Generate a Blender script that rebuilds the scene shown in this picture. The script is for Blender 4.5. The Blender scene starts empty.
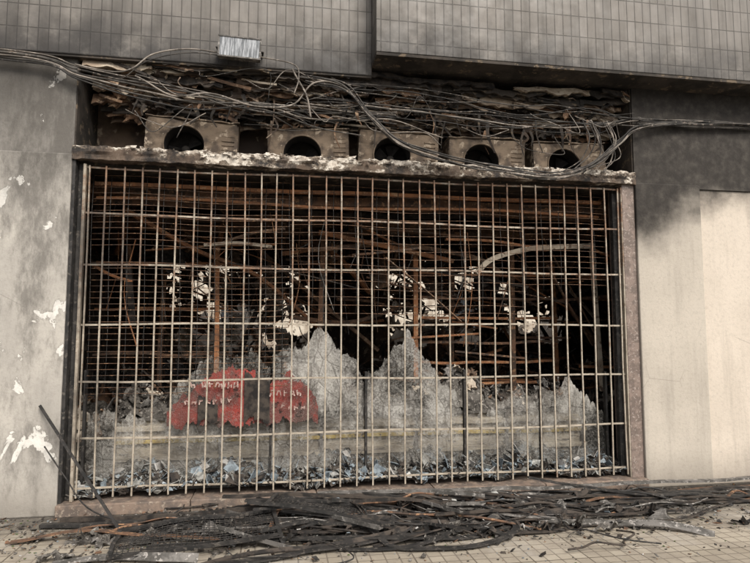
import bpy, math, random
from mathutils import Vector, Matrix, noise
random.seed(7)
R=random.random
def U(a,b): return a+(b-a)*R()
scene=bpy.context.scene

# ---------------------------------------------------------------- materials
class G:
    def __init__(s,name):
        s.m=bpy.data.materials.new(name); s.m.use_nodes=True
        s.nt=s.m.node_tree; s.b=s.nt.nodes['Principled BSDF']
        s.tc=s.nt.nodes.new('ShaderNodeTexCoord'); s.co=s.tc.outputs['Object']
        s.b.inputs['Specular IOR Level'].default_value=0.3
    def L(s,a,b): s.nt.links.new(a,b)
    def put(s,sock,v):
        if isinstance(v,(int,float)): sock.default_value=v
        elif isinstance(v,(tuple,list)):
            sock.default_value=tuple(v)+((1,) if len(v)==3 and sock.type=='RGBA' else ())
        else: s.L(v,sock)
    def map(s,scale=(1,1,1),rot=(0,0,0),loc=(0,0,0),src=None):
        n=s.nt.nodes.new('ShaderNodeMapping'); s.L(src or s.co,n.inputs[0])
        n.inputs['Scale'].default_value=scale; n.inputs['Rotation'].default_value=rot; n.inputs['Location'].default_value=loc
        return n.outputs[0]
    def noise(s,scale,detail=6,rough=.6,src=None,dist=0):
        n=s.nt.nodes.new('ShaderNodeTexNoise'); s.L(src or s.co,n.inputs['Vector'])
        n.inputs['Scale'].default_value=scale; n.inputs['Detail'].default_value=detail
        n.inputs['Roughness'].default_value=rough; n.inputs['Distortion'].default_value=dist
        return n.outputs['Fac']
    def vor(s,scale,feat='F1',src=None,out='Distance'):
        n=s.nt.nodes.new('ShaderNodeTexVoronoi'); n.feature=feat; s.L(src or s.co,n.inputs['Vector'])
        n.inputs['Scale'].default_value=scale; return n.outputs[out]
    def rng(s,v,a,b,c=0,d=1,smooth=True):
        n=s.nt.nodes.new('ShaderNodeMapRange'); n.clamp=True
        if smooth: n.interpolation_type='SMOOTHSTEP'
        s.put(n.inputs[0],v)
        for i,x in zip((1,2,3,4),(a,b,c,d)): s.put(n.inputs[i],x)
        return n.outputs[0]
    def math(s,op,a,b=0.):
        n=s.nt.nodes.new('ShaderNodeMath'); n.operation=op; s.put(n.inputs[0],a); s.put(n.inputs[1],b); return n.outputs[0]
    def mix(s,f,a,b,mode='MIX'):
        n=s.nt.nodes.new('ShaderNodeMix'); n.data_type='RGBA'; n.blend_type=mode
        s.put(n.inputs[0],f); s.put(n.inputs[6],a); s.put(n.inputs[7],b); return n.outputs[2]
    def xyz(s):
        n=s.nt.nodes.new('ShaderNodeSeparateXYZ'); s.L(s.co,n.inputs[0]); return n.outputs
    def bump(s,h,strength=.5,dist=.01):
        n=s.nt.nodes.new('ShaderNodeBump'); n.inputs['Strength'].default_value=strength
        n.inputs['Distance'].default_value=dist; s.L(h,n.inputs['Height']); s.L(n.outputs[0],s.b.inputs['Normal'])
    def col(s,c,rough=.85,metal=0):
        s.put(s.b.inputs['Base Color'],c); s.put(s.b.inputs['Roughness'],rough); s.put(s.b.inputs['Metallic'],metal); return s.m

def simple(name,c1,c2,c3=None,scale=8,rough=.85,metal=0,bs=.4,bd=.006,lo=.4,hi=.6,stretch=(1,1,1)):
    g=G(name); v=g.map(stretch)
    c=g.mix(g.rng(g.noise(scale,4,.65,v),lo,hi),c1,c2)
    if c3: c=g.mix(g.rng(g.noise(scale*2.7,3,.7,v),.56,.64),c,c3)
    g.bump(g.noise(scale*5,2,.7),bs,bd)
    return g.col(c,rough,metal)

def plaster(name,base,alt,sootmax,z0,z1,white=(.68,.66,.62),seed=0,pthr=.63,xs=None,blot=0):
    g=G(name); o=g.map(loc=(seed,seed*1.3,seed*.7)); x,y,z=g.xyz()
    c=g.mix(g.rng(g.noise(1.6,8,.6,o),.35,.65),base,alt)
    c=g.mix(g.math('MULTIPLY',g.rng(g.noise(28,6,.7,o),.45,.75),.35),c,tuple(q*.5 for q in base))
    st=g.noise(1.,7,.6,g.map((9,9,.7),loc=(seed,0,0)))
    c=g.mix(g.math('MULTIPLY',g.rng(st,.48,.75),.36),c,tuple(q*.45 for q in base))
    ck=g.rng(g.vor(1.3,'DISTANCE_TO_EDGE',g.map((1,1,.7),loc=(seed,2,1))),.0,.006,1,0)
    c=g.mix(g.math('MULTIPLY',ck,g.rng(g.noise(1.2,3),.5,.6,0,.3)),c,(.1,.09,.08))
    if blot:
        bn=g.math('ADD',g.noise(2.6,12,.74,g.map((1.5,1,.55),loc=(seed,4,2))),g.math('ADD',g.rng(x,-.75,0,0,.08),g.rng(z,.6,3.1,-.03,.09)))
        c=g.mix(g.math('MULTIPLY',g.rng(bn,.50,.72),blot),c,(.085,.078,.07))
    pn=g.noise(2.6,10,.62,g.map((1,1,.8),loc=(seed*2,1,seed)),.4)
    pn=g.math('ADD',pn,g.rng(x,-.5,0,0,.03)) if blot else pn
    pk=g.rng(pn,pthr,pthr+.012)
    edge=g.rng(pn,pthr-.02,pthr)
    c=g.mix(g.math('MULTIPLY',edge,.5),c,tuple(q*.5 for q in base))
    c=g.mix(pk,c,g.mix(g.rng(g.noise(12,6,.7),.4,.7),white,tuple(q*.72 for q in white)))
    n=g.math('MULTIPLY',g.math('SUBTRACT',g.noise(1.7,9,.62,o),.5),.95)
    zz=g.math('ADD',z,n)
    if xs is not None:
        zz=g.math('ADD',zz,g.rng(x,xs[0],xs[1],.0,xs[2]))
    s=g.math('MULTIPLY',g.rng(zz,z0,z1),sootmax)
    s=g.math('MULTIPLY',s,g.rng(g.noise(9,9,.7,o),.2,.62,.88,1))
    c=g.mix(s,c,(.026,.023,.021))
    d=g.math('MULTIPLY',g.rng(g.math('ADD',z,g.math('MULTIPLY',n,.35)),.40,0.0),.5)
    c=g.mix(d,c,(.16,.14,.115))
    g.bump(g.math('ADD',g.noise(45,7,.7),g.math('MULTIPLY',pk,-.6)),.45,.008)
    return g.col(c,.9)

M={}
M['wallL']=plaster('plaster_left',(.45,.425,.385),(.36,.34,.31),.7,2.4,3.7,seed=3.1,pthr=.615,blot=.7)
M['wallLU']=plaster('plaster_left_upper',(.25,.235,.215),(.175,.165,.15),.8,3.0,4.5,seed=9.1,pthr=.66,blot=.7)
M['wallR']=plaster('plaster_right',(.48,.435,.375),(.43,.39,.335),.985,2.52,3.15,seed=5.3,pthr=.72,xs=(6.2,5.5,.30))
M['panelR']=plaster('panel_right',(.58,.515,.44),(.53,.47,.40),.97,2.70,3.18,seed=1.3,pthr=.75)

def tilemat():
    g=G('glazed_tile'); x,y,z=g.xyz()
    cx=g.nt.nodes.new('ShaderNodeCombineXYZ'); g.L(g.math('ADD',x,g.math('MULTIPLY',y,1.0)),cx.inputs[0]); g.L(z,cx.inputs[1])
    b=g.nt.nodes.new('ShaderNodeTexBrick'); g.L(cx.outputs[0],b.inputs['Vector'])
    b.offset=0.; b.inputs['Scale'].default_value=1; b.inputs['Brick Width'].default_value=.088
    b.inputs['Row Height'].default_value=.215; b.inputs['Mortar Size'].default_value=.005; b.inputs['Mortar Smooth'].default_value=.3
    b.inputs['Color1'].default_value=(.165,.152,.137,1); b.inputs['Color2'].default_value=(.22,.203,.185,1); b.inputs['Mortar'].default_value=(.08,.074,.067,1)
    c=b.outputs['Color']
    st=g.noise(1.,8,.65,g.map((7,7,.6)))
    c=g.mix(g.math('MULTIPLY',g.rng(st,.4,.7),.55),c,(.085,.078,.07))
    n=g.math('MULTIPLY',g.math('SUBTRACT',g.noise(1.5,10,.68),.5),1.1)
    s=g.rng(g.math('ADD',z,n),4.70,4.0,0,.92)
    c=g.mix(s,c,(.028,.026,.025))
    dust=g.rng(g.noise(3,8,.7),.5,.8,0,.35); c=g.mix(dust,c,(.32,.295,.265))
    inv=g.math('SUBTRACT',1.,b.outputs['Fac'])
    g.bump(g.math('ADD',inv,g.math('MULTIPLY',g.noise(30,4),.25)),.6,.006)
    return g.col(c,g.rng(g.noise(5,6),.3,.7,.35,.7))
M['tile']=tilemat()

def pavemat():
    g=G('pavement_tiles'); x,y,z=g.xyz()
    def br(w,m,c1,c2,mo):
        b=g.nt.nodes.new('ShaderNodeTexBrick'); g.L(g.map((1,1,1),(0,0,.0)),b.inputs['Vector'])
        b.offset=0.; b.inputs['Scale'].default_value=1; b.inputs['Brick Width'].default_value=w; b.inputs['Row Height'].default_value=w
        b.inputs['Mortar Size'].default_value=m; b.inputs['Mortar Smooth'].default_value=.2
        for k,v in (('Color1',c1),('Color2',c2),('Mortar',mo)): b.inputs[k].default_value=tuple(v)+(1,)
        return b
    a=br(.10,.0055,(.43,.385,.315),(.35,.31,.25),(.21,.18,.145))
    b=br(.40,.005,(1,1,1),(.8,.79,.77),(.45,.43,.4))
    c=g.mix(1,a.outputs['Color'],b.outputs['Color'],'MULTIPLY')
    c=g.mix(g.rng(g.noise(4,9,.7),.38,.72,0,.65),c,(.21,.18,.15))
    c=g.mix(g.rng(g.noise(60,5,.8),.56,.72,0,.6),c,(.09,.08,.07))
    c=g.mix(g.rng(g.noise(2.2,10,.7,g.map(loc=(7,7,7))),.5,.68,0,.5),c,(.38,.355,.32))
    n=g.math('MULTIPLY',g.math('SUBTRACT',g.noise(1.9,10,.66),.5),2.0)
    xm=g.rng(x,.2,1.2,-.45,0)
    s=g.rng(g.math('ADD',g.math('ADD',y,n),xm),-1.3,-.35,0,.9)
    s=g.math('MULTIPLY',s,g.rng(g.noise(13,9,.75),.28,.55,.45,1))
    c=g.mix(s,c,(.055,.05,.046))
    h=g.math('ADD',g.math('SUBTRACT',1.,a.outputs['Fac']),g.math('MULTIPLY',g.noise(50,6,.7),.5))
    g.bump(h,.6,.005)
    return g.col(c,.88)
M['pave']=pavemat()
M['asphalt']=simple('asphalt',(.045,.045,.047),(.06,.06,.06),scale=6)
M['earth']=simple('earth',(.12,.11,.09),(.18,.16,.13),scale=2)
M['kerb']=simple('kerb_stone',(.3,.29,.27),(.22,.21,.2),scale=5)
M['soot']=simple('soot',(.026,.023,.020),(.06,.05,.042),(.13,.10,.07),scale=3)
M['sootbrown']=simple('scorched_wall',(.05,.037,.03),(.14,.10,.072),(.27,.215,.16),scale=2.5)
M['char']=simple('charred_wood',(.02,.018,.017),(.065,.053,.044),scale=10)
M['brown']=simple('scorched_timber',(.23,.14,.088),(.09,.062,.046),(.38,.27,.18),scale=6)
M['rust']=simple('rusted_steel',(.38,.17,.08),(.20,.10,.055),(.46,.29,.17),scale=7)
M['rustdark']=simple('rusted_dark',(.16,.09,.056),(.065,.047,.037),(.30,.175,.10),scale=7)
M['granite']=simple('granite_jamb',(.22,.17,.145),(.14,.11,.095),(.32,.27,.24),scale=14,rough=.5,bs=.2)
M['sill']=simple('sill_stone',(.22,.165,.13),(.13,.105,.09),(.3,.25,.2),scale=9,rough=.7)
M['black']=simple('blackened_metal',(.02,.0195,.019),(.04,.037,.035),(.09,.08,.07),scale=9,rough=.65)
M['greymetal']=simple('ash_grey_metal',(.16,.15,.14),(.07,.066,.06),(.32,.30,.28),scale=9,rough=.65)
M['pale']=simple('pale_strip',(.44,.38,.30),(.27,.21,.155),(.13,.09,.065),scale=5)
M['cable']=simple('burnt_cable',(.03,.028,.026),(.085,.078,.07),(.2,.17,.145),scale=6)
M['cablelight']=simple('ashy_cable',(.25,.22,.19),(.10,.088,.077),(.34,.305,.27),scale=6)
M['ac']=simple('scorched_casing',(.19,.145,.105),(.07,.054,.042),(.34,.28,.215),scale=4,lo=.40,hi=.60)
M['fanblack']=simple('sooted_fan',(.010,.009,.009),(.022,.019,.017),scale=9)
M['white']=simple('dirty_white',(.6,.6,.59),(.4,.4,.39),(.2,.19,.18),scale=10,stretch=(6,1,.6))
M['shardblue']=simple('glass_shard_blue',(.28,.33,.365),(.14,.165,.185),scale=20,rough=.25)
M['shardgrey']=simple('glass_shard_grey',(.36,.36,.34),(.17,.17,.16),scale=20,rough=.3)
M['shardwhite']=simple('ash_flake',(.56,.55,.53),(.36,.34,.32),scale=20)
M['ash']=simple('ash_rubble',(.12,.11,.098),(.042,.038,.034),(.28,.26,.235),scale=11,bs=.8,bd=.02)
M['paper']=simple('torn_paper',(.55,.49,.41),(.36,.29,.22),(.14,.10,.075),scale=5,lo=.45,hi=.65)
M['lettering']=simple('white_vinyl',(.52,.40,.36),(.34,.22,.19),(.12,.07,.06),scale=22)
M['beige']=simple('counter_board',(.42,.375,.30),(.25,.22,.178),(.12,.105,.09),scale=4,stretch=(.5,1,3))
M['yellow']=simple('yellow_strip',(.46,.35,.12),(.28,.21,.09),(.1,.08,.06),scale=7)
M['court']=simple('courtyard_render',(.62,.57,.49),(.34,.29,.235),(.12,.10,.08),scale=1.6,lo=.42,hi=.60)
M['leaf']=simple('leaf',(.06,.09,.03),(.10,.12,.05),scale=4)

def redmat():
    g=G('red_vinyl'); e=g.rng(g.vor(60,'DISTANCE_TO_EDGE'),.0,.10,1,0)
    c=g.mix(g.rng(g.noise(3.5,7,.65),.34,.60),(.36,.045,.034),(.14,.038,.031))
    c=g.mix(g.rng(g.noise(5,9,.75,g.map((1,1,.6))),.46,.60,0,.88),c,(.075,.055,.047))
    c=g.mix(g.rng(g.noise(16,5,.7),.57,.70,0,.5),c,(.32,.27,.24))
    c=g.mix(g.math('MULTIPLY',e,.28),c,(.40,.33,.30)); g.bump(e,.6,.004)
    a=g.rng(g.noise(7,7,.7,g.map(loc=(3,3,3))),.55,.61,1,.1)
    g.L(a,g.b.inputs['Alpha'])
    return g.col(c,.55)
M['red']=redmat()

def lintelmat():
    g=G('peeling_paint'); x,y,z=g.xyz()
    c=g.mix(g.rng(g.noise(4,9,.7),.4,.62),(.025,.023,.022),(.11,.08,.06))
    c=g.mix(g.rng(g.noise(14,8,.7),.5,.7,0,.7),c,(.22,.18,.145))
    pn=g.noise(4.6,11,.70,g.map((1,1,1.5),loc=(2,0,3)),.0)
    xb=g.rng(x,.1,1.3,-.05,.04)
    zb=g.rng(z,3.13,3.24,-.05,.025)
    f=g.math('ADD',g.math('ADD',pn,xb),zb)
    c=g.mix(g.rng(f,.50,.53,0,.7),c,(.28,.23,.18))
    c=g.mix(g.rng(f,.545,.556),c,g.mix(g.rng(g.noise(20,6),.4,.65),(.62,.57,.50),(.36,.31,.26)))
    g.bump(g.math('ADD',g.rng(f,.54,.556),g.math('MULTIPLY',g.noise(40,7,.7),.7)),.8,.01)
    return g.col(c,.85)
M['lintel']=lintelmat()

def grillemat():
    g=G('grille_paint'); x,y,z=g.xyz()
    paint=g.mix(g.rng(g.noise(9,7,.7),.35,.7),(.42,.37,.30),(.25,.215,.17))
    rust=g.mix(g.rng(g.noise(20,6,.7),.4,.6),(.24,.135,.08),(.10,.066,.05))
    zz=g.math('ADD',g.noise(2.6,10,.75),g.rng(z,1.0,3.0,-.10,.10))
    c=g.mix(g.rng(zz,.49,.60,0,.9),paint,rust)
    c=g.mix(g.rng(g.math('ADD',g.noise(1.1,8,.65,g.map(loc=(4,1,2))),g.rng(x,2.2,0,-.03,.10)),.54,.70,0,.8),c,(.05,.042,.036))
    c=g.mix(g.rng(g.noise(38,4,.7),.55,.68,0,.75),c,(.15,.09,.06))
    g.bump(g.noise(120,4,.7),.3,.002)
    return g.col(c,.6)
M['grille']=grillemat()

def glassmat():
    g=G('shattered_glass'); x,y,z=g.xyz()
    e=g.rng(g.vor(62,'DISTANCE_TO_EDGE'),.0,.09,1,0)
    cell=g.nt.nodes.new('ShaderNodeTexVoronoi'); cell.inputs['Scale'].default_value=62; g.L(g.co,cell.inputs['Vector'])
    big=g.rng(g.noise(2.4,7,.66),.38,.60)
    base=g.mix(big,(.36,.345,.315),(.175,.165,.15))
    base=g.mix(g.rng(cell.outputs['Color'],.2,.9,0,.38),base,(.48,.47,.44))
    base=g.mix(g.math('MULTIPLY',e,.35),base,(.52,.51,.48))
    # radiating fracture bands and smoke staining
    fr=g.rng(g.vor(5.5,'DISTANCE_TO_EDGE',g.map((1,1,.6),rot=(0,.5,0))),.0,.035,1,0)
    base=g.mix(g.math('MULTIPLY',fr,.55),base,(.10,.09,.08))
    base=g.mix(g.rng(g.noise(3.0,8,.74,g.map((1.6,1,.5),rot=(0,.35,0))),.48,.64,0,.78),base,(.085,.074,.063))
    g.col(base,.42)
    a=g.math('ADD',g.rng(g.noise(2.3,6,.66,g.map(loc=(1,5,2))),.40,.62,.22,.95),g.math('MULTIPLY',e,.18))
    a=g.math('ADD',a,g.rng(cell.outputs['Color'],.3,.8,-.12,.14))
    a=g.math('MULTIPLY',a,g.rng(z,.85,.35,1,.5))
    g.L(g.math('MAXIMUM',g.math('MINIMUM',a,1.),.04),g.b.inputs['Alpha'])
    g.bump(g.math('SUBTRACT',cell.outputs['Distance'],g.math('MULTIPLY',fr,.8)),.6,.004)
    return g.m
M['glass']=glassmat()
def lampglass():
    g=G('lamp_glass'); return g.col(g.mix(g.rng(g.noise(1,7,.7,g.map((55,1,5))),.35,.6),(.50,.52,.55),(.13,.14,.15)),.3)
M['lampglass']=lampglass()
g=G('window_pane'); M['pane']=g.col((.03,.035,.04),.1)

# ---------------------------------------------------------------- mesh builder
class B:
    def __init__(s,name,mats,parent=None):
        s.name=name; s.mats=mats; s.v=[]; s.f=[]; s.mi=[]; s.parent=parent; s.smooth=[]
    def add(s,vs,fs,m=0,smooth=False):
        o=len(s.v); s.v+= [tuple(p) for p in vs]
        for f in fs: s.f.append([o+i for i in f]); s.mi.append(m); s.smooth.append(smooth)
    def box(s,x0,x1,y0,y1,z0,z1,m=0,rot=None,jit=0):
        vs=[Vector((x,y,z)) for x in (x0,x1) for y in (y0,y1) for z in (z0,z1)]
        if jit: vs=[p+Vector((U(-jit,jit),U(-jit,jit),U(-jit,jit))) for p in vs]
        if rot:
            c=Vector(((x0+x1)/2,(y0+y1)/2,(z0+z1)/2)); vs=[rot@(p-c)+c for p in vs]
        s.add(vs,[(0,1,3,2),(4,6,7,5),(0,4,5,1),(2,3,7,6),(0,2,6,4),(1,5,7,3)],m)
    def sweep(s,path,prof,m=0,up=(0,0,1),twist=0,smooth=False,taper=None):
        path=[Vector(p) for p in path]; n=len(path); k=len(prof); vs=[]; up=Vector(up)
        for i,p in enumerate(path):
            t=(path[min(i+1,n-1)]-path[max(i-1,0)])
            if t.length<1e-6: t=Vector((1,0,0))
            t.normalize()
            sd=t.cross(up)
            if sd.length<.05: sd=t.cross(Vector((0,1,.01)))
            sd.normalize(); u=sd.cross(t)
            a=twist*i/max(1,n-1); ca,sa=math.cos(a),math.sin(a)
            w=taper(i/(n-1)) if taper else 1
            for (q,r) in prof:
                q,r=q*w,r*w
                vs.append(p+sd*(q*ca-r*sa)+u*(q*sa+r*ca))
        fs=[]
        for i in range(n-1):
            for j in range(k):
                a=i*k+j; b=i*k+(j+1)%k; fs.append((a,b,b+k,a+k))
        fs.append(tuple(range(k-1,-1,-1))); fs.append(tuple((n-1)*k+j for j in range(k)))
        s.add(vs,fs,m,smooth)
    def tube(s,path,r,m=0,n=6,**kw):
        s.sweep(path,[(r*math.cos(2*math.pi*j/n),r*math.sin(2*math.pi*j/n)) for j in range(n)],m,smooth=True,**kw)
    def ribbon(s,path,w,t,m=0,**kw):
        s.sweep(path,[(-w/2,-t/2),(w/2,-t/2),(w/2,t/2),(-w/2,t/2)],m,**kw)
    def bar(s,a,b,w,t=None,m=0):
        s.ribbon([a,b],w,t or w,m)
    def shard(s,c,size,m=0,flat=.5):
        k=random.choice((3,4,4,5)); a0=U(0,6.28)
        rot=Matrix.Rotation(U(-1,1)*flat,3,'X')@Matrix.Rotation(U(-1,1)*flat,3,'Y')
        th=.004
        pts=[rot@Vector((math.cos(a0+6.28*j/k)*size*U(.5,1.2),math.sin(a0+6.28*j/k)*size*U(.4,1),0)) for j in range(k)]
        c=Vector(c); nn=rot@Vector((0,0,th))
        vs=[c+p for p in pts]+[c+p+nn for p in pts]
        fs=[tuple(range(k-1,-1,-1)),tuple(range(k,2*k))]+[(j,(j+1)%k,k+(j+1)%k,k+j) for j in range(k)]
        s.add(vs,fs,m)
    def crumple(s,c,w,h,m,rot,amp=.12,n=10):
        sd=U(0,99); vs=[]; c=Vector(c)
        for i in range(n+1):
            for j in range(n+1):
                x=w*(i/n-.5); z=h*(j/n-.5)
                e=1+.35*noise.noise(Vector((i*.9,j*.9,sd)))
                p=Vector((x*e,0,z*e))+amp*noise.fractal(Vector((x*4/max(w,.3),sd,z*4/max(h,.3))),.6,2,4)*Vector((.5,1.2,.5))
                p.y+=amp*noise.fractal(Vector((x*6,sd+3,z*6)),.6,2,4)
                vs.append(c+rot@p)
        fs=[(i*(n+1)+j,(i+1)*(n+1)+j,(i+1)*(n+1)+j+1,i*(n+1)+j+1) for i in range(n) for j in range(n) if not((i in(0,n-1) or j in(0,n-1)) and R()<.4)]
        s.add(vs,fs,m)
    def done(s,bevel=0):
        me=bpy.data.meshes.new(s.name); me.from_pydata(s.v,[],s.f)
        for m in s.mats: me.materials.append(M[m])
        me.polygons.foreach_set('material_index',s.mi); me.polygons.foreach_set('use_smooth',s.smooth)
        me.update(); ob=bpy.data.objects.new(s.name,me); scene.collection.objects.link(ob)
        if s.parent: ob.parent=s.parent
        if bevel:
            md=ob.modifiers.new('b','BEVEL'); md.width=bevel; md.segments=2; md.limit_method='ANGLE'
        return ob
def empty(name,loc=(0,0,0)):
    e=bpy.data.objects.new(name,None); e.location=loc; scene.collection.objects.link(e); return e
def smooth(pts,k=8):
    P=[Vector(p) for p in pts]; P=[P[0]*2-P[1]]+P+[P[-1]*2-P[-2]]; out=[]
    for i in range(1,len(P)-2):
        a,b,c,d=P[i-1:i+3]
        for j in range(k):
            t=j/k; out.append(.5*((2*b)+(c-a)*t+(2*a-5*b+4*c-d)*t*t+(3*b-a-3*c+d)*t**3))
    out.append(P[-2]); return out
def wob(pts,a,f=3.,sd=0):
    return [Vector(p)+a*noise.noise_vector(Vector(p)*f+Vector((sd,sd*2,0))) for p in pts]
def rr(a=1): return Matrix.Rotation(U(-a,a),3,'X')@Matrix.Rotation(U(-a,a),3,'Y')@Matrix.Rotation(U(-a,a),3,'Z')

# ---------------------------------------------------------------- ground
b=B('ground',['earth']); b.add([(-150,-150,-.15),(150,-150,-.15),(150,150,-.15),(-150,150,-.15)],[(0,1,2,3)]); b.done()
b=B('road',['asphalt']); b.add([(-60,-11,-.14),(60,-11,-.14),(60,-3.2,-.14),(-60,-3.2,-.14)],[(0,1,2,3)]); b.done()
b=B('kerb',['kerb'])
for i in range(-20,24): b.box(i,i+.99,-3.2,-3.0,-.15,.0+U(-.002,.002))
b.done(.01)
b=B('sidewalk',['pave']); b.box(-20,24,-2.995,0.3,-.15,0.0); b.done()

# ---------------------------------------------------------------- building
bd=empty('burnt_shop_building')
b=B('left_wall',['wallL'],bd); b.box(-8,0,0,.3,0,3.17); b.done(.012)
b=B('left_wall_upper',['wallLU'],bd); b.box(-8,0,.035,.79,3.17,4.08); b.done()
b=B('right_pilaster',['wallR'],bd); b.box(5.54,6.30,0,.3,0,3.14); b.done(.012)
b=B('right_panel',['panelR'],bd); b.box(6.30,14,.03,.3,0,3.10); b.done(.008)
b=B('right_wall_upper',['wallR'],bd); b.box(5.54,14,.012,.79,3.14,4.2); b.box(6.30,14,.012,.3,3.10,3.14); b.done()
b=B('left_tile_fascia',['tile'],bd); b.box(-8,2.72,-.03,.8,4.08,7); b.done(.006)
b=B('right_tile_fascia',['tile'],bd); b.box(2.72,14,-.30,.8,4.2,7); b.done(.006)
b=B('soffit',['soot'],bd); b.box(2.722,13.9,-.295,.6,4.17,4.197); b.box(-7.9,2.72,-.02,.6,4.06,4.079); b.done()
b=B('recess_back',['sootbrown','soot'],bd); b.box(0,5.54,.66,.81,3.14,4.2); b.box(0,5.54,.12,.82,3.10,3.14,1)
b.box(.0,.012,.04,.66,3.14,4.06,1); b.box(5.528,5.54,.03,.66,3.14,4.17,1); b.done()
b=B('upper_windows',['white','pane'],bd)
for x in (-6,-3.6,-1.2,1.0):
    b.box(x,x+1.3,-.035,-.0,5.5,6.7,1)
    for a in ((x-.05,x,5.45,6.75),(x+1.3,x+1.35,5.45,6.75),(x+.62,x+.67,5.5,6.7)): b.box(a[0],a[1],-.06,-.02,a[2],a[3])
    b.box(x,x+1.3,-.06,-.02,6.7,6.75); b.box(x,x+1.3,-.08,-.02,5.44,5.5)
for x in (3.5,6.2,8.9,11.6):
    b.box(x,x+1.5,-.305,-.28,5.5,6.7,1)
    for a in ((x-.05,x),(x+1.5,x+1.55),(x+.72,x+.77)): b.box(a[0],a[1],-.33,-.29,5.5,6.7)
    b.box(x-.05,x+1.55,-.33,-.29,6.7,6.75); b.box(x-.05,x+1.55,-.35,-.29,5.44,5.5)
b.done()
b=B('building_mass',['sootbrown'],bd); b.box(-8,14,.82,6.4,3.3,6.9); b.done()
b=B('interior_walls',['sootbrown','soot'],bd)
b.box(-1.4,-1.2,.3,6.2,0,3.3); b.box(9.2,9.4,.3,6.2,0,3.3)
op=[(.1,2.2,1.15,2.8),(4.2,5.8,1.35,2.75),(6.7,7.7,1.6,2.8)]
cs=.055; nx=int(10.6/cs); nz=int(3.3/cs); vs=[]; fs=[]
for i in range(nx+1):
    for k in range(nz+1):
        x=-1.4+cs*i; z=cs*k; vs.append((x+U(-.02,.02),6.22+.03*noise.noise(Vector((x*3,z*3,0))),z+U(-.02,.02)))
for i in range(nx):
    for k in range(nz):
        x=-1.4+cs*(i+.5); z=cs*(k+.5); d=9
        for o in op:
            cx=(o[0]+o[1])/2; cz=(o[2]+o[3])/2; hx=(o[1]-o[0])/2+.05; hz=(o[3]-o[2])/2+.05
            d=min(d,max(abs(x-cx)/hx,abs(z-cz)/hz)*1.0)
        f=.5*noise.fractal(Vector((x*1.9,z*1.9,4)),.75,2,5)
        if d+f<1.08: continue
        a=i*(nz+1)+k; fs.append((a,a+nz+1,a+nz+2,a+1))
b.add(vs,fs,0); b.done()
b=B('shop_floor',['ash'],bd); b.box(-1.2,9.2,.3,6.2,0,.08); b.done()
b=B('window_sill',['sill'],bd)
x=0
for i in range(5):
    b.box(x+.003,x+1.105,-.05,.32,0,.10+U(0,.004)); x+=1.108
b.done(.008)
b=B('jambs',['granite','black'],bd)
b.box(5.40,5.54,.03,.3,.10,3.12,0); b.box(0,.03,.01,.3,.10,3.12,1); b.box(.03,.085,.10,.17,.1,3.1,1); b.box(5.34,5.397,.12,.18,.1,3.1,1); b.done(.006)
b=B('peeling_lintel',['lintel'],bd)
nx=330
prof=[(.12,3.12),(-.004,3.12)]+[(-.012,3.12+.118*i/5) for i in range(6)]+[(.0,3.245),(.13,3.25)]
K=len(prof); vs=[]
for i in range(nx+1):
    x=.0+5.54*i/nx
    for k in range(K):
        y,z=prof[k]; q=noise.fractal(Vector((x*4,y*3,z*9)),.8,2,5)
        crust=max(0,noise.fractal(Vector((x*3.2,5,z*2)),.8,2,5))*.03
        vs.append((x,y+(.012*q-crust*(k>4))*(0<k<9),z+(.014*noise.fractal(Vector((x*5,3,k*.1)),.7,2,5) if k in(0,1,2) else 0)+((.02*noise.fractal(Vector((x*6,7,0)),.7,2,5)) if k>=7 else 0)))
b.add(vs,[(i*K+k,i*K+k+1,(i+1)*K+k+1,(i+1)*K+k) for i in range(nx) for k in range(K-1)],0)
for i in range(90):
    x=U(.5,5.4); b.crumple((x,-.025,3.225+U(-.03,.02)),U(.03,.10),U(.015,.04),0,rr(.3),.012,4)
b.done()

# burnt layers above AC units
b=B('burnt_signboard',['brown','char','sootbrown','pale','soot'],None)
for L in range(15):
    z=3.68+.030*L+U(-.01,.01); y=.50-.034*L; m=random.choice((0,1,2,0,4,4)); x=U(.03,.3)
    while x<5.45:
        ln=U(.4,1.8); x1=min(5.5,x+ln); n=int(max(4,(x1-x)*24)); sd=U(0,50); tilt=U(-.04,.03); vs=[];fs=[]
        h=U(.03,.12)
        for i in range(n+1):
            xx=x+(x1-x)*i/n; sag=noise.fractal(Vector((xx*1.3,sd,L)),.8,2,4)*.04+tilt*(i/n)
            j=noise.fractal(Vector((xx*9,sd,1)),.6,2,4)*.035
            vs+=[(xx,y+.03*noise.noise(Vector((xx*3,sd,2))),z+h*.5+sag),(xx,y-.035+.04*noise.noise(Vector((xx*3,sd,7))),z-h*.5+sag+j),(xx,y+.02,z-h*.5+sag+j+.008)]
        for i in range(n):
            a=i*3; fs+=[(a,a+1,a+4,a+3),(a+1,a+2,a+5,a+4),(a,a+3,a+5,a+2)]
        b.add(vs,fs,m if R()<.86 else 3); x=x1+U(-.2,.25); m=random.choice((4,1,2,4,0,1))
for i in range(110):
    x=U(.1,5.3); z=U(3.66,4.08); y=.45-(z-3.66)*.95-.03; l=U(.08,.5)
    a=U(-.25,.25) if R()<.8 else U(-1.4,1.4)
    b.ribbon([(x,y,z),(x+l*.5*math.cos(a),y-.02,z+l*.5*math.sin(a)-.01),(min(5.5,x+l*math.cos(a)),y+U(-.05,.02),z+l*math.sin(a)-U(0,.04))],U(.006,.03),.004,random.choice((0,1,3,1,2)),up=(0,1,0))
for i in range(60):
    z=U(3.66,4.02); b.crumple((U(.2,5.3),.42-(z-3.66)*.95,z),U(.1,.35),U(.06,.2),random.choice((0,1,2,1,4,4)),rr(.5),.05,7)
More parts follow.
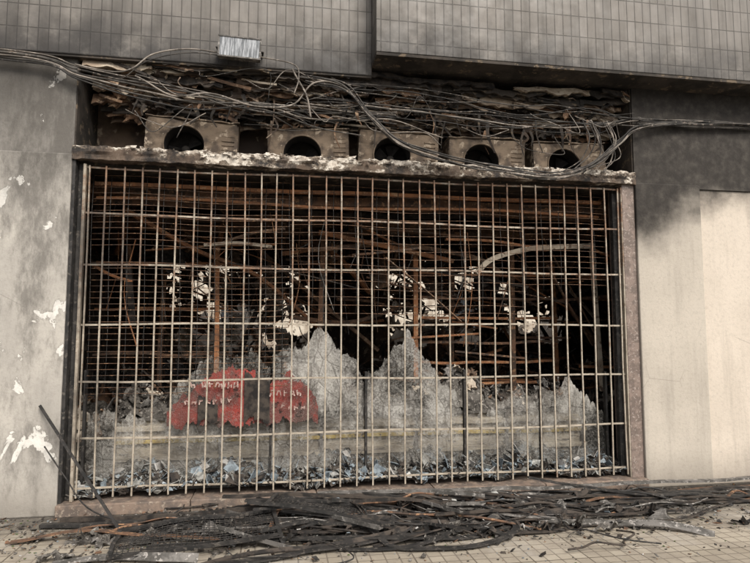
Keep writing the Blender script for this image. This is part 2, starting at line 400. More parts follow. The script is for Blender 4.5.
for i in range(46):
    x=U(.15,5.4); z=U(3.62,3.95); l=U(.1,.36); y=U(-.02,.25)
    P=[(x,y,z),(x+U(-.05,.05),y-.02,z-l*.5),(x+U(-.08,.08),y+U(-.04,.02),z-l)]
    b.ribbon(smooth(P,5),U(.008,.045),.004,random.choice((1,4,4,0,2)),up=(0,1,0),twist=U(-1,1),taper=lambda t:1-.6*t)
b.done()

# ---------------------------------------------------------------- AC units
def ac(x0,w,dz,ry):
    e=empty('air_conditioner_unit',(x0+w/2,.33,3.14+dz)); e.rotation_euler=(U(-.06,.03),ry,U(-.08,.06))
    c=B('casing',['ac','fanblack'],e); h=.46; d=.28; hw=w/2; cx=-w*.08; cz=.215; r=.185
    N=40; vs=[]; fs=[]
    for i in range(N):
        a=2*math.pi*i/N; ca,sa=math.cos(a),math.sin(a)
        vs.append((cx+r*ca,-d/2,max(.005,cz+r*sa)))
        sx=(hw-cx)/ca if ca>1e-6 else ((-hw-cx)/ca if ca<-1e-6 else 1e9)
        sz=(h-cz)/sa if sa>1e-6 else ((-cz)/sa if sa<-1e-6 else 1e9)
        t=min(sx,sz); vs.append((cx+t*ca,-d/2+.02*noise.noise(Vector((i*.6,x0,0))),cz+t*sa)); vs.append((cx+r*.96*ca,-d/2+.16,cz+r*.96*sa))
    for i in range(N):
        a=i*3; q=((i+1)%N)*3; fs+=[(a,q,q+1,a+1)]
    c.add(vs,fs,0); c.add(vs,[(i*3,i*3+2,((i+1)%N)*3+2,((i+1)%N)*3) for i in range(N)],1)
    c.box(-hw,hw,-d/2+.022,d/2,h-.012,h,0); c.box(-hw,-hw+.012,-d/2+.022,d/2,0,h,0); c.box(hw-.012,hw,-d/2+.022,d/2,0,h,0); c.box(-hw,hw,d/2-.01,d/2,0,h,1); c.box(-hw,hw,-d/2+.022,d/2,0,.012,0)
    c.tube([(cx+(r+.008)*math.cos(6.2832*i/36),-d/2-.006,cz+(r+.008)*math.sin(6.2832*i/36)) for i in range(37)],.008,0,up=(0,1,0))
    c.ribbon([(-hw-.01+(w+.02)*k/10,-.0,h+.012+.024*noise.noise(Vector((k*.7,x0,3)))) for k in range(11)],d+.03,.012,0)
    for k in range(7): c.box(hw-.15,hw-.03,-d/2-.008,-d/2-.001,.10+k*.045,.112+k*.045,0)
    c.done(.003)
    f=B('fan',['fanblack'],e)
    for k in range(3):
        a0=k*2.094+U(0,1); vs=[]
        for j in range(6):
            a=a0+j*.18; vs+=[(cx+.04*math.cos(a),.01+.01*j,cz+.04*math.sin(a)),(cx+.165*math.cos(a),.01+.012*j,cz+.165*math.sin(a))]
        f.add(vs,[(2*j,2*j+1,2*j+3,2*j+2) for j in range(5)],0)
    f.tube([(cx,.0,cz),(cx,.1,cz)],.04,0,n=12)
    f.done()
for (x,w,dz,ry) in ((.56,.86,.0,.03),(1.74,.80,-.03,-.03),(2.62,.82,.0,.05),(3.57,.82,-.02,.01),(4.50,.84,-.02,-.04)): ac(x,w,dz,ry)

# ---------------------------------------------------------------- security grille
b=B('security_grille',['grille'])
y=.055; n=34; x0,x1=.13,5.37; s=.0070
for i in range(n+1):
    x=x0+(x1-x0)*i/n+U(-.004,.004); bow=U(-.010,.010); lean=U(-.006,.006)
    P=[(x+bow*math.sin(math.pi*k/8)+lean*k/8+U(-.002,.002),y+U(-.002,.002),.13+(3.08-.13)*k/8) for k in range(9)]
    b.ribbon(P,2*s,2*s,0,up=(0,1,0))
for z in (3.065,2.64,2.17,1.64,1.13,.63,.20):
    P=[(x0-.04+(x1-x0+.08)*k/24,y+.017,z+.008*math.sin(k*.5+z*3)+U(-.002,.002)) for k in range(25)]
    b.ribbon(P,.010,.017,0)
for x in (x0-.03,x1+.03,):
    b.box(x-.012,x+.012,y-.02,y+.03,.105,3.09)
b.done(.0015)

b=B('roller_grille',['rustdark','black'])
def rg(x0,x1,z0,z1,y,px,pz):
    z=z0
    while z<z1:
        n=int((x1-x0)/.2); P=[(x0+(x1-x0)*k/n,y+.02*noise.noise(Vector((k*.3,z,1))),z+.02*noise.noise(Vector((k*.25,z*1.2,5)))) for k in range(n+1)]
        if R()<.9: b.tube(P,.003,0,n=4)
        z+=pz
    x=x0
    while x<x1:
        b.tube([(x+.01*math.sin(k),y+.004,z0+(z1-z0)*k/6) for k in range(7)],.0035,1,n=4); x+=px
rg(.12,1.95,1.0,3.05,.25,.16,.055); rg(1.95,4.4,1.75,3.05,.27,.22,.08); rg(4.4,5.33,2.0,3.05,.25,.2,.06)
b.done()

# ---------------------------------------------------------------- shattered panes
def pane(pts,y,zb):
    b=B('shattered_shop_window',['glass']); xs0,xs1=pts[0][0],pts[-1][0]; n=int((xs1-xs0)/.010); vs=[];fs=[]; sd=U(0,99); m=25
    for i in range(n+1):
        x=xs0+(xs1-xs0)*i/n
        for k in range(len(pts)-1):
            if pts[k][0]<=x<=pts[k+1][0]+1e-6:
                t=(x-pts[k][0])/(pts[k+1][0]-pts[k][0]); z=pts[k][1]*(1-t)+pts[k+1][1]*t; break
        st=abs(noise.noise(Vector((x*11,sd,8))))
        z+=.05*noise.fractal(Vector((x*6,sd,0)),.6,2,4)+.028*noise.fractal(Vector((x*34,sd,3)),.5,2,3)-.09*st+.02+U(-.006,.006)
        z=max(z,zb+.03)
        for j in range(m):
            zz=zb+(z-zb)*j/(m-1); q=Vector((x*1.6,zz*1.6,sd))
            bulge=.06*noise.fractal(q,1.1,2,2)*min(1,(zz-zb)*3)
            vs.append((x,y+bulge,zz))
    for i in range(n):
        for j in range(m-1):
            a=i*m+j; fs.append((a,a+m,a+m+1,a+1))
    b.add(vs,fs,0,True); b.done()
pane([(.12,.80),(.30,.86),(.42,.72),(.60,.83),(.80,.70),(.88,1.05),(1.0,1.12),(1.22,1.34),(1.32,1.25),(1.45,1.36),(1.58,1.40),(1.78,1.30)],.33,.16)
pane([(1.80,1.35),(1.96,1.46),(2.08,1.40),(2.15,1.50),(2.26,1.60),(2.36,1.52),(2.51,1.36),(2.62,1.27),(2.70,1.12)],.33,.16)
pane([(2.74,1.16),(2.86,1.20),(3.01,1.42),(3.10,1.44),(3.15,1.60),(3.23,1.42),(3.38,1.24),(3.5,1.05),(3.66,.95),(3.72,.74)],.34,.16)
pane([(3.76,.70),(3.95,.76),(4.10,.80),(4.25,.90),(4.36,1.02),(4.48,.83),(4.55,.86)],.33,.16)
pane([(4.58,.86),(4.70,.93),(4.87,1.10),(5.0,.93),(5.15,.86),(5.30,.72)],.33,.16)
b=B('window_frame',['greymetal','black'])
for x in (.10,1.79,2.72,3.74,4.565,5.31): b.box(x-.012,x+.012,.30,.35,.12,(1.0 if x in(1.79,4.565) else 1.15)*U(.85,1.1),1)
b.box(.1,5.32,.29,.37,.11,.155,0); b.done(.002)

b=B('red_shop_sign',['red','lettering','char'])
def redpatch(x0,x1,top,bot,y,sd,m=0):
    n=90; K=14; vs=[]
    for i in range(n+1):
        t=i/n; x=x0+(x1-x0)*t
        zt=top(t)+.06*noise.fractal(Vector((x*9,sd,0)),.6,2,5); zb=bot(t)+.08*noise.fractal(Vector((x*7,sd,9)),.6,2,5)
        for k in range(K):
            z=zb+(zt-zb)*k/(K-1); vs.append((x,y+.02*noise.fractal(Vector((x*3,z*3,sd)),.9,2,2),z))
    b.add(vs,[(i*K+k,(i+1)*K+k,(i+1)*K+k+1,i*K+k+1) for i in range(n) for k in range(K-1)],m)
redpatch(.84,1.64,lambda t:.84+.40*math.sin(min(1,t*1.2)*1.57)-.10*max(0,t-.6),lambda t:.70,.238,1)
redpatch(1.62,2.24,lambda t:.84+.32*math.sin(t*3.0),lambda t:.70+.02*t,.238,2)
redpatch(1.54,1.78,lambda t:1.20-.1*t,lambda t:.74,.212,5,2)
redpatch(1.12,1.30,lambda t:.98-.1*t,lambda t:.72,.215,6,2)
def stroke(x,z,w,h): b.box(x,x+w,.196,.199,z,z+h,1,rot=Matrix.Rotation(U(-.35,.35),3,'Y'),jit=.004)
for (xa,xb,z,h) in ((1.05,1.48,1.05,.06),(1.0,1.42,.90,.045),(1.78,2.12,.96,.055),(1.82,2.1,.84,.035)):
    x=xa
    while x<xb:
        if R()<.8:
            stroke(x,z+U(-.01,.01),.011,h*U(.6,1)); stroke(x+.009,z+h*U(0,.9),.025,.011)
            if R()<.5: stroke(x+.030,z,.010,h*U(.4,1))
        x+=U(.05,.07)
b.done()

# ---------------------------------------------------------------- interior contents
b=B('display_counter',['beige','yellow','ash','greymetal'])
b.box(.3,5.2,.62,1.3,.08,.70,0)
for z,m in ((.20,0),(.34,0),(.50,1),(.62,0)):
    P=[(.28+4.95*k/20,.60,z+.012*noise.noise(Vector((k*.4,z*9,0)))) for k in range(21)]
    b.ribbon(P,.03,.035 if m else .05,m)
for x in (.3,1.3,2.3,3.3,4.3,5.18): b.box(x-.02,x+.02,.585,.61,.08,.7,3)
b.box(.28,5.22,.58,1.32,.70,.725,2); b.done(.004)

def mound(b,x0,x1,y0,y1,zb,hf,m=0,nx=90,ny=30):
    vs=[]
    for i in range(nx+1):
        for j in range(ny+1):
            x=x0+(x1-x0)*i/nx; y=y0+(y1-y0)*j/ny; vs.append((x,y,zb+hf(x,y)))
    b.add(vs,[(i*(ny+1)+j,(i+1)*(ny+1)+j,(i+1)*(ny+1)+j+1,i*(ny+1)+j+1) for i in range(nx) for j in range(ny)],m)
b=B('burnt_stock_heap',['ash','char','brown','paper','greymetal'])
def hc(x,y):
    w=max(0,1-((y-.95)/.33)**2)
    return w*(.12+.30*max(0,noise.fractal(Vector((x*1.2,2,5)),.8,2,3)+.2))+.05*noise.fractal(Vector((x*7,y*7,1)),.7,2,4)
mound(b,.32,5.18,.63,1.28,.72,hc,0,200,30)
for i in range(420):
    x=U(.35,5.1); y=U(.68,1.2); z=.73+hc(x,y)
    if R()<.3: b.crumple((x,y,z+.04),U(.06,.22),U(.05,.18),random.choice((0,1,2,3,4,0,1)),rr(1.2),.05,6)
    else: b.shard((x,y,z+.01),U(.015,.07),random.choice((0,0,1,1,2,3,4)),1.3)
b.done()

b=B('metal_shelving_rack',['rust','rustdark','brown'])
for x,y,zt in ((1.16,1.5,2.6),(2.34,1.5,2.75),(3.51,1.5,2.5),(4.77,1.5,2.7),(4.2,2.2,2.4),(5.6,2.0,2.5),(.4,2.3,2.5)):
    b.ribbon([(x,y,.08),(x+U(-.02,.02),y,1.3),(x+U(-.04,.04),y+U(-.05,.05),zt)],.055,.05,0 if R()<.6 else 1,up=(0,1,0))
for z in (.95,1.2,1.45,1.75,2.0,2.3):
    b.ribbon([(3.6+.2*k,1.55,z+.02*noise.noise(Vector((k*.6,z*3,2)))-.015*math.sin(k*.35)) for k in range(10)],.04,.03,random.choice((0,0,1)))
    if R()<.8: b.ribbon([(-.3+.2*k,1.9,z+.1+.03*noise.noise(Vector((k*.6,z*3,8)))) for k in range(9)],.04,.028,random.choice((0,1,1)))
for k in range(40):
    x=U(3.0,6.2); y=U(1.3,3.5); z=U(.7,2.2)
    b.bar((x,y,z),(x+U(.3,1),y+U(-.4,.4),z+U(-.15,.15)),U(.015,.04),m=random.choice((0,1,2)))
b.done()

b=B('ceiling_joists',['brown','rustdark','char','rust'])
b.ribbon([(.1+.35*k,.36,2.985+.006*math.sin(k)-(.0)) for k in range(16)],.04,.035,3)
b.ribbon([(.1+.35*k,.42,2.86+.02*math.sin(k*.7)) for k in range(16)],.03,.025,3)
for i in range(24):
    y=.55+i*.23; z=2.98-.12*noise.noise(Vector((i*.7,0,0)))-U(0,.12)
    n=14; P=[(-1.1+10.2*k/n,y+U(-.05,.05),z+.12*noise.noise(Vector((k*.35,i*.8,3)))) for k in range(n+1)]
    b.ribbon(P,.045,U(.04,.10),random.choice((0,0,1,2,1)))
for i in range(38):
    x=-1+i*.27; z=3.02
    if R()<.15: continue
    n=10; P=[(x+U(-.03,.03),.5+5.5*k/n,z+.1*noise.noise(Vector((k*.5,i*.6,9)))) for k in range(n+1)]
    b.ribbon(P,.04,.03,random.choice((0,1,1,2)))
b.done()

b=B('fallen_ceiling_beams',['brown','rust','rustdark','char','pale','greymetal'])
def curve(pts,w,t,m,up=(0,0,1)): b.ribbon(smooth(pts),w,t,m,up=up)
curve([(.25,.9,2.85),(.9,1.3,2.5),(1.6,1.8,2.25),(2.4,2.2,1.6)],.05,.04,1)
curve([(1.5,2.6,2.75),(2.3,2.8,2.1),(3.3,3.0,1.3)],.10,.05,0)
curve([(2.2,3,2.9),(1.7,3,2.2),(1.3,3.1,1.2)],.08,.05,3)
curve([(2.3,1.2,2.72),(3.3,1.3,2.55),(4.0,1.5,2.45)],.04,.05,1)
curve([(2.2,1.3,2.52),(3.2,1.4,2.62),(4.2,1.4,2.50),(4.6,1.4,2.3)],.04,.05,0)
curve([(4.02,.7,2.22),(4.2,.7,2.38),(4.6,.7,2.50),(5.0,.7,2.54),(5.45,.7,2.56)],.05,.055,4)
curve([(5.42,.7,2.6),(5.46,.7,1.6),(5.5,.7,.9)],.05,.035,4,up=(0,1,0))
curve([(2.0,1.8,1.75),(2.8,2.2,1.7),(3.6,2.2,1.95)],.06,.05,2)
curve([(1.9,1.5,2.5),(2.5,2.0,2.6),(3.1,2.4,2.1)],.05,.05,1)
for i in range(150):
    x=U(-.9,7.5); y=U(.6,5.6); z=U(1.9,2.95); l=U(.3,1.6); a=U(-.5,.5)
    if R()<.25: a=U(-1.6,1.6)
    dy=U(-.5,.5); P=[(x,y,z),(x+l*.5*math.cos(a),y+dy*.5,z+l*.5*math.sin(a)-U(0,.08)),(x+l*math.cos(a),y+dy,z+l*math.sin(a)-.1)]
    b.ribbon(smooth(P,4),U(.015,.07),U(.01,.04),random.choice((0,0,1,2,2,4,3)))
for i in range(110):
    x=U(-.2,6); y=U(.5,5.0); z=U(2.5,3.0); l=U(.2,1.3)
    P=[(x,y,z),(x+U(-.1,.1),y,z-l*.5),(x+U(-.2,.2),y+U(-.1,.1),z-l)]
    b.tube(smooth(P,4),U(.003,.009),random.choice((1,2,3,5)),n=4)
for i in range(90):
    ox=random.choice(op); x=U(ox[0]-.4,ox[1]+.2); y=U(3.6,6.0); z=U(ox[2]-.2,ox[3]+.2); a=U(-1.6,1.6); l=U(.2,.9)
    P=[(x,y,z),(x+l*.5*math.cos(a)+U(-.06,.06),y,z+l*.5*math.sin(a)+U(-.06,.06)),(x+l*math.cos(a),y,z+l*math.sin(a))]
    b.ribbon(smooth(P,4),U(.012,.08),U(.01,.05),random.choice((0,2,3,0,1)))
b.done()
b=B('hanging_burnt_sheets',['paper','brown','char','sootbrown','rustdark'])
for i in range(34):
    ox=random.choice((op[0],op[0],op[1],op[1],op[2])); x=U(ox[0]-.1,ox[1]+.1); z=U(ox[2]-.1,ox[3]-.2)
    b.crumple((x,U(6.25,7.6),z),U(.15,.6),U(.15,.7),random.choice((0,0,0,1,0,3)),rr(.7),.16,9)
for i in range(16):
    ox=random.choice((op[0],op[1])); b.crumple((U(ox[0],ox[1]),U(3.5,5.9),U(ox[2]-.1,ox[3]-.2)),U(.12,.4),U(.12,.5),random.choice((0,0,1,4)),rr(.6),.12,8)
for i in range(70):
    b.crumple((U(-.8,7.5),U(1.5,5.6),U(2.1,3.0)),U(.2,.8),U(.1,.6),random.choice((1,2,3,3,4,2,0) if i%3==0 else (1,2,3,4)),rr(.9),.16,8)
b.done()

b=B('interior_rubble',['ash','brown','rustdark','greymetal','paper','char'])
def hf(x,y):
    f=noise.fractal(Vector((x*.8,y*.8,3)),.8,2,6)
    return .35+.45*f+.5*max(0,(y-1.5)/4.5)*(.8+.5*noise.noise(Vector((x*.6,1,1))))+.06*noise.fractal(Vector((x*6,y*6,0)),.7,2,4)
mound(b,-1.2,9.2,1.35,6.2,.08,hf,0,170,80)
for i in range(900):
    x=U(-1,8.5); y=U(1.4,6); z=.08+hf(x,y)
    if R()<.4:
        l=U(.15,.9); a=U(0,6.28); b.ribbon([(x,y,z),(x+l*math.cos(a),y+l*.5*math.sin(a),z+U(-.05,.45))],U(.015,.07),U(.008,.03),random.choice((1,2,3,5,5)))
    elif R()<.4: b.crumple((x,y,z+.08),U(.1,.45),U(.1,.4),random.choice((0,1,2,4,5,5)),rr(1.2),.1,6)
    else: b.shard((x,y,z+.02),U(.03,.14),random.choice((0,1,2,3,4,5)),1.2)
b.done()

b=B('glass_shards',['shardblue','shardgrey','shardwhite','char','ash'])
def hf2(x,y): return max(0.004,.07+.09*noise.fractal(Vector((x*2.2,y*3,7)),.8,2,5))+.12*max(0,(y-.12)/.45)
mound(b,.04,5.4,.08,.60,.10,lambda x,y:hf2(x,y),4,260,16)
for i in range(4200):
    x=U(.06,5.36); y=U(.06,.58)
    b.shard((x,y,.11+hf2(x,y)+U(0,.015)),U(.008,.045)*(1.3 if R()<.12 else 1),random.choice((0,0,1,1,3,3,3,4,4)),1.1)
for i in range(260):
    x=U(.1,5.3); y=U(.08,.5); b.shard((x,y,.15+hf2(x,y)),U(.03,.10),random.choice((0,0,1,2,3,3)),1.3)
b.done()

# ---------------------------------------------------------------- debris on pavement
b=B('burnt_debris_pile',['black','char','greymetal','rustdark','ash','char','pale'])
def gh(x,y):
    e=math.exp(-((x-2.9)/1.5)**2-((y+.5)/.42)**2); return .015+.095*e
def strip(pts,w,t,m,tw=0,wo=.02):
    P=wob(smooth(pts,10),wo,2.4,U(0,50)); b.ribbon(P,w,t,m,twist=tw)
strip([(.80,-1.60,.012),(1.3,-1.42,.02),(1.9,-1.28,.03),(2.6,-1.12,.04),(3.3,-.98,.03),(4.0,-.72,.03),(4.6,-.55,.02)],.065,.012,0)
strip([(.95,-1.0,.03),(1.5,-.98,.04),(2.2,-1.05,.05),(2.9,-1.15,.04),(3.5,-1.05,.03),(3.9,-.8,.04)],.06,.012,0)
strip([(1.6,-.35,.16),(2.3,-.5,.16),(2.9,-.75,.1),(3.4,-1.0,.05),(3.6,-1.2,.02)],.065,.014,0)
strip([(1.4,-.25,.17),(2.1,-.35,.19),(3.0,-.45,.14),(4.0,-.42,.10),(5.0,-.38,.06),(6.2,-.32,.05),(7.2,-.3,.03)],.055,.02,1)
strip([(2.2,-.25,.16),(3.2,-.3,.16),(4.4,-.25,.12),(5.6,-.15,.09),(6.9,-.12,.08)],.055,.02,2)
strip([(4.2,-.15,.20),(4.6,-.25,.14),(5.2,-.42,.08),(5.9,-.5,.05),(6.8,-.52,.03)],.05,.014,0)
strip([(3.2,-.6,.1),(4.1,-.62,.07),(5.0,-.6,.05),(5.8,-.62,.03),(6.9,-.72,.02)],.05,.012,1)
strip([(2.4,-.95,.04),(3.2,-.8,.10),(4.2,-.85,.05),(5.3,-.82,.03)],.035,.012,1)
strip([(1.9,-.6,.13),(2.5,-.9,.1),(2.7,-1.25,.03),(3.3,-1.3,.02),(3.7,-1.05,.04),(3.6,-.7,.08)],.055,.010,0)
strip([(.1,-.2,.03),(.9,-.3,.04),(1.9,-.32,.10),(3.0,-.2,.12)],.045,.03,1)
strip([(.0,-.32,.02),(.7,-.42,.04),(1.5,-.52,.06),(2.4,-.5,.12)],.055,.025,0)
strip([(2.6,-.3,.17),(3.1,-.6,.15),(3.2,-1.0,.05),(2.8,-1.25,.02),(2.3,-1.2,.03)],.045,.010,0)
strip([(3.4,-.3,.15),(3.9,-.5,.12),(4.3,-.8,.05),(4.1,-1.05,.02),(3.5,-1.12,.03)],.045,.010,1)
for i in range(95):
    x=random.gauss(2.85,1.2); y=-.55+random.gauss(0,.27)
    if y>-.1 or x<.6: continue
    y=max(y,-1.3); l=U(.4,1.9); a=random.gauss(0,.42); nn=5; P=[]
    k1=U(-.3,.3); ph=U(0,6)
    for q in range(nn):
        t=q/(nn-1)-.5
        px=x+l*t*math.cos(a); py=y+l*t*math.sin(a)*.7+k1*l*(.25-t*t)+.05*math.sin(ph+q*1.7)
        P.append((px,min(-.07,max(-1.45,py)),gh(px,py)*U(.4,1.3)+.006+(U(0,.05) if 0<q<nn-1 else 0)))
    if R()<.4: b.tube(wob(smooth(P,7),.012,3,U(0,50)),U(.005,.013),random.choice((0,0,1,1,2,3)),n=5)
    else: strip(P,U(.018,.065),U(.003,.014),random.choice((0,0,0,1,1,1,2,3)),U(-1.6,1.6))
for i in range(18):
    x=random.gauss(2.7,1.0); y=U(-1.15,-.15); l=U(.4,1.3); a=random.gauss(0,.45); z=gh(x,y)+.03
    dx=l*.5*math.cos(a); dy=l*.5*math.sin(a)
    A=Vector((x-dx,min(-.08,y-dy),z+U(-.02,.06))); C=Vector((x+dx,min(-.08,y+dy),max(.02,z+U(-.06,.03))))
    w=U(.014,.03); b.sweep([A,A.lerp(C,.5)+Vector((0,U(-.04,.04),U(-.02,.02))),C],[(-w,0),(w,0),(w,w*1.2),(w-.005,w*1.2),(w-.005,.005),(-w,.005)],random.choice((0,0,1,2)))
for i in range(40):
    x=U(4.2,7.0); y=U(-.65,-.08); l=U(.3,1.3); a=random.gauss(0,.15)
    strip([(x-l/2,y,.02),(x,y+U(-.05,.05),U(.02,.07)),(x+l/2*math.cos(a),min(-.06,y+l/2*math.sin(a)),.02)],U(.012,.05),.01,random.choice((0,1,1,0,3,4)))
for i in range(24):
    x=U(1.0,4.6); y=U(-1.2,-.15); P=[]; a=U(0,6.3)
    for k in range(7):
        P.append((x,min(-.06,y),gh(x,y)+U(.003,.05))); a+=U(-1.1,1.1); x+=.22*math.cos(a); y+=.13*math.sin(a); y=max(-1.5,y)
    b.tube(smooth(P,6),U(.003,.008),random.choice((0,0,1,2)),n=5)
for i in range(120):
    x=random.gauss(2.9,1.3); y=U(-1.15,-.1); b.crumple((x,y,gh(x,y)*.8+.01),U(.06,.26),U(.05,.18),random.choice((0,1,1,4,2,4)),Matrix.Rotation(1.5+U(-.5,.5),3,'X')@Matrix.Rotation(U(-.5,.5),3,'Y'),.05,6)
mound(b,.3,6.8,-1.25,-.05,-.012,lambda x,y:.012+.9*(gh(x,y)-.02)*.5+.028*noise.fractal(Vector((x*3,y*4,1)),.7,2,5)-.012*abs((y+.5)/.5)**2-.006,4,200,50)
for i in range(3800):
    x=random.gauss(3.0,1.9); y=-.45+random.gauss(0,.42)
    if y>-.05 or y<-1.9 or x<-.4 or x>7.2: continue
    b.shard((x,y,.006+gh(x,y)*.45+U(0,.02)-.01),U(.005,.032),random.choice((0,1,1,2,3,4,4)),.6)
b.done()

b=B('pavement_litter',['shardgrey','shardwhite','char','brown','shardblue','leaf'])
for i in range(1900):
    x=U(-1.2,7.5); y=-abs(random.gauss(0,.9))-.04
    if y<-2.6: continue
    b.shard((x,y,.003+(U(0,.12) if (y>-1 and 1.5<x<4.3) else 0)*.5),U(.003,.013),random.choice((0,1,2,2,2,3,3,4,5)),.25)
for i in range(70):
    x=random.gauss(2.9,.9); y=U(-1.1,-.2); b.shard((x,y,gh(x,y)+U(.0,.05)),U(.015,.05),random.choice((0,0,4,1,2)),.8)
b.done()

def meshpanel(loc,rot,W,H,nx,ny,so):
    e=empty('wire_mesh_panel',loc); e.rotation_euler=tuple(math.radians(a) for a in rot)
    def mz(x,y): return .06*noise.noise(Vector((x*2+so,y*3,1)))
    b=B('mesh_wires',['black'],e)
    for i in range(nx+1):
        x=-W/2+W*i/nx; b.tube([(x,-H/2+H*k/6,mz(x,-H/2+H*k/6)) for k in range(7)],.0028,0,n=4)
    for i in range(ny+1):
        y=-H/2+H*i/ny; b.tube([(-W/2+W*k/10,y,mz(-W/2+W*k/10,y)) for k in range(11)],.0028,0,n=4)
    b.done()
    b=B('mesh_frame',['black'],e)
    for y in (-H/2,H/2): b.ribbon([(-W/2-.02+(W+.04)*k/10,y,mz(-W/2+W*k/10,y)) for k in range(11)],.03,.022)
    for x in (-W/2,W/2): b.ribbon([(x,-H/2+H*k/6,mz(x,-H/2+H*k/6)+.002) for k in range(7)],.03,.022)
    b.done()
meshpanel((1.28,-.86,.09),(6,-3,6),1.15,.50,30,13,0)
meshpanel((2.3,-.62,.15),(-4,6,-14),1.0,.36,36,13,3)

b=B('leaning_metal_rod',['black'])
b.ribbon(smooth([(.70,-.64,.012),(.42,-.42,.30),(.12,-.2,.62),(-.16,-.025,.94)],6),.022,.012,0,up=(0,1,0)); b.done()
b=B('bent_metal_rod',['black'])
b.tube(smooth([(-.10,-.05,.60),(.10,-.12,.35),(.34,-.3,.14),(.75,-.5,.03)],6),.006,0); b.done()

# ---------------------------------------------------------------- cables on facade
b=B('electrical_cables',['cable','cablelight','black'])
def cab(pts,r,m,w=.02,sd=None):
    b.tube(wob(smooth(pts,9),w,2.5,U(0,90) if sd is None else sd),r,m,n=6)
for i in range(6):
    o=i*.016
    cab([(-8,-.06,4.12-o),(-3,-.06,4.08-o),(-.52,-.06,4.055-o),(.04,-.07,3.94-o*1.5),(.54,-.07,3.86-o*2),(1.1,-.05+U(-.03,.03),3.80-o*2+U(-.03,.03)),(1.7,.0,3.70+U(-.05,.05)),(2.2,.1,3.70+U(-.06,.08)),(3.0,.12,3.72+U(-.06,.1))],U(.004,.009),random.choice((0,0,2,1)))
cab([(.03,-.1,3.95),(.35,-.12,3.90),(.52,-.12,3.95),(.70,-.12,4.10),(1.0,-.1,4.17),(1.30,-.12,4.16)],.007,1)
cab([(.45,-.1,3.88),(.62,-.12,4.02),(.95,-.12,4.13),(1.35,-.12,4.12)],.005,0)
cab([(.54,-.1,3.88),(.85,-.12,3.72),(1.2,-.12,3.76),(1.6,-.12,3.66),(1.95,-.12,3.70),(2.15,-.12,3.93),(2.5,-.12,3.93)],.008,1)
cab([(.54,-.1,3.9),(.9,-.12,3.80),(1.3,-.12,3.66),(1.7,-.12,3.64),(2.1,-.1,3.52),(2.6,-.1,3.45)],.006,0)
cab([(1.95,-.12,4.06),(2.0,-.14,3.95),(2.08,-.14,3.78),(2.13,-.12,3.58)],.009,1)
cab([(1.6,-.12,4.15),(1.95,-.12,4.09),(2.0,-.14,3.95),(1.96,-.14,3.8)],.006,1)
for i in range(7):
    o=U(-.03,.03)
    cab([(2.05+U(-.1,.1),-.1,3.98+o),(2.45,-.12,3.90+o),(2.70,-.13,3.62+o),(3.0,-.13,3.38+o),(3.5,-.14,3.24+o),(4.0,-.14,3.17+o),(4.55,-.14,3.13+o),(4.95,-.13,3.25+o),(5.3,-.12,3.52+o),(5.54,-.1,3.70+o*.5),(6.2,-.06,3.80+o*.4),(8,-.05,3.85+o*.3),(13.5,-.05,3.9+o*.3)],U(.004,.009),random.choice((0,0,1,0,2)),.03)
for i in range(9):
    z=U(3.70,3.98)
    cab([(2.3+U(-.3,.3),-.08,z),(3.2,-.1,z-.05+U(-.06,.06)),(4.2,-.1,z-.1+U(-.08,.05)),(5.0,-.08,z-.1+U(-.05,.08)),(5.54,-.06,3.76+U(-.06,.06)),(6.4,-.05,3.80+U(-.04,.04)),(13.5,-.05,3.9+U(-.04,.04))],U(.003,.007),random.choice((0,0,2,1)),.03)
for i in range(20):
    x=U(.3,5.0); z=U(3.5,4.0)
    cab([(x,-.05,z),(x+U(.05,.3),-.12,z-U(.0,.2)),(x+U(.2,.6),-.12,z+U(-.2,.1)),(x+U(.3,.9),-.06,z+U(-.25,.1))],U(.0025,.005),random.choice((0,1,0)),.03)
for i in range(9):
    x=U(4.9,5.25); cab([(x,-.08,3.75),(x+.05,-.13,3.55),(x+U(-.05,.15),-.12,3.35),(x+U(-.3,.1),-.12,3.18)],U(.004,.008),random.choice((0,1)),.03)
b.done()

# floodlight
e=empty('floodlight',(1.46,-.17,4.185)); e.rotation_euler=(math.radians(4),math.radians(2),0)
b=B('housing',['greymetal'],e); b.box(-.19,.19,-.02,.06,-.095,.095)
for k in range(9): b.box(-.16+k*.04-.004,-.16+k*.04+.004,.061,.10,-.08,.08)
b.done(.008)
b=B('rim',['greymetal'],e)
for a in ((-.195,.195,.085,.10),(-.195,.195,-.10,-.085)): b.box(a[0],a[1],-.035,-.021,a[2],a[3])
for a in ((-.195,-.18),(.18,.195)): b.box(a[0],a[1],-.035,-.021,-.084,.084)
b.done(.003)
b=B('lens',['lampglass'],e); b.box(-.179,.179,-.028,-.0215,-.084,.084); b.done()
b=B('bracket',['black'],e); b.ribbon([(-.205,.02,0),(-.205,.13,.0),(.205,.13,0),(.205,.02,0)],.03,.006); b.done()

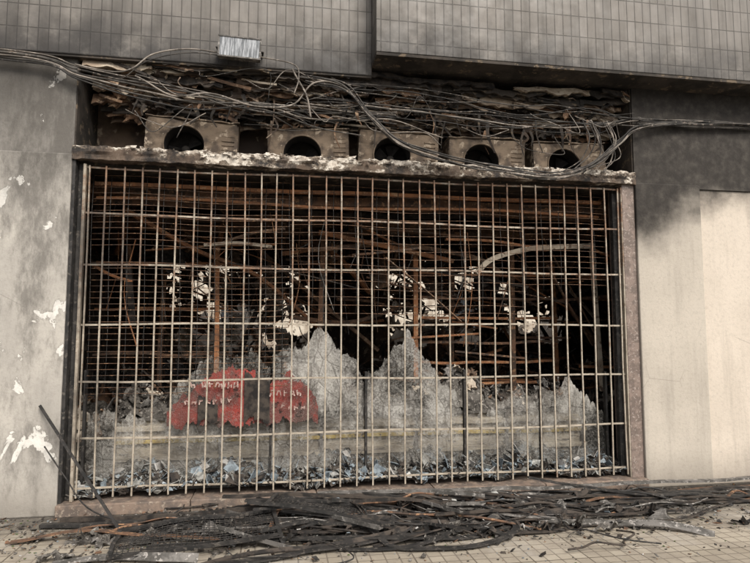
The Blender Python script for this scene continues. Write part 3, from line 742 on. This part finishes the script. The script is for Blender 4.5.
# ---------------------------------------------------------------- courtyard beyond
b=B('courtyard_wall',['court','pane','brown'])
b.box(-14,26,15,15.3,-.15,5.5)
for x in range(-12,25,4): b.box(x,x+1.2,14.96,14.998,1.5,3.0,1); b.box(x-.1,x+1.3,14.93,14.96,3.0,3.1,2)
b.done()
b=B('courtyard_paving',['court']); b.box(-14,26,6.4,15,-.15,-.05); b.done()
b=B('courtyard_rubble',['court','ash','brown','paper'])
def hr(x,y): return max(0,1.9*math.exp(-((y-9.5)/1.6)**2)*(.8+.8*noise.fractal(Vector((x*.7,y*.7,2)),.7,2,5)))
mound(b,-6,16,7,12.5,-.05,hr,0,150,40)
for i in range(700):
    x=U(-5,15); y=U(7.5,11); b.crumple((x,y,hr(x,y)+.05),U(.15,.6),U(.15,.5),random.choice((0,1,2,3,0)),rr(1.3),.15,5)
b.done()

# ---------------------------------------------------------------- light
az=math.radians(160); el=math.radians(44)
w=bpy.data.worlds.new('World'); scene.world=w; w.use_nodes=True; nt=w.node_tree; bg=nt.nodes['Background']
sk=nt.nodes.new('ShaderNodeTexSky'); sk.sky_type='NISHITA'; sk.sun_disc=False; sk.sun_elevation=el; sk.sun_rotation=az; sk.dust_density=5; sk.air_density=1.0
hs=nt.nodes.new('ShaderNodeHueSaturation'); hs.inputs['Saturation'].default_value=.3
nt.links.new(sk.outputs[0],hs.inputs['Color']); nt.links.new(hs.outputs[0],bg.inputs[0]); bg.inputs[1].default_value=.15
sv=Vector((math.sin(az)*math.cos(el),math.cos(az)*math.cos(el),math.sin(el)))
ld=bpy.data.lights.new('sun','SUN'); ld.energy=3.1; ld.angle=math.radians(26); ld.color=(1,.92,.81)
lo=bpy.data.objects.new('sun',ld); lo.rotation_euler=(-sv).to_track_quat('-Z','Y').to_euler(); scene.collection.objects.link(lo)
scene.view_settings.view_transform='Standard'; scene.view_settings.look='None'; scene.view_settings.exposure=0

cd=bpy.data.cameras.new('camera'); cd.lens=28.2; cd.sensor_width=36; cd.clip_end=600; cd.clip_start=.05
co=bpy.data.objects.new('camera',cd); co.location=(1.825,-5.54,1.57); co.rotation_euler=(math.radians(94.9),0,math.radians(-9.56))
scene.collection.objects.link(co); scene.camera=co
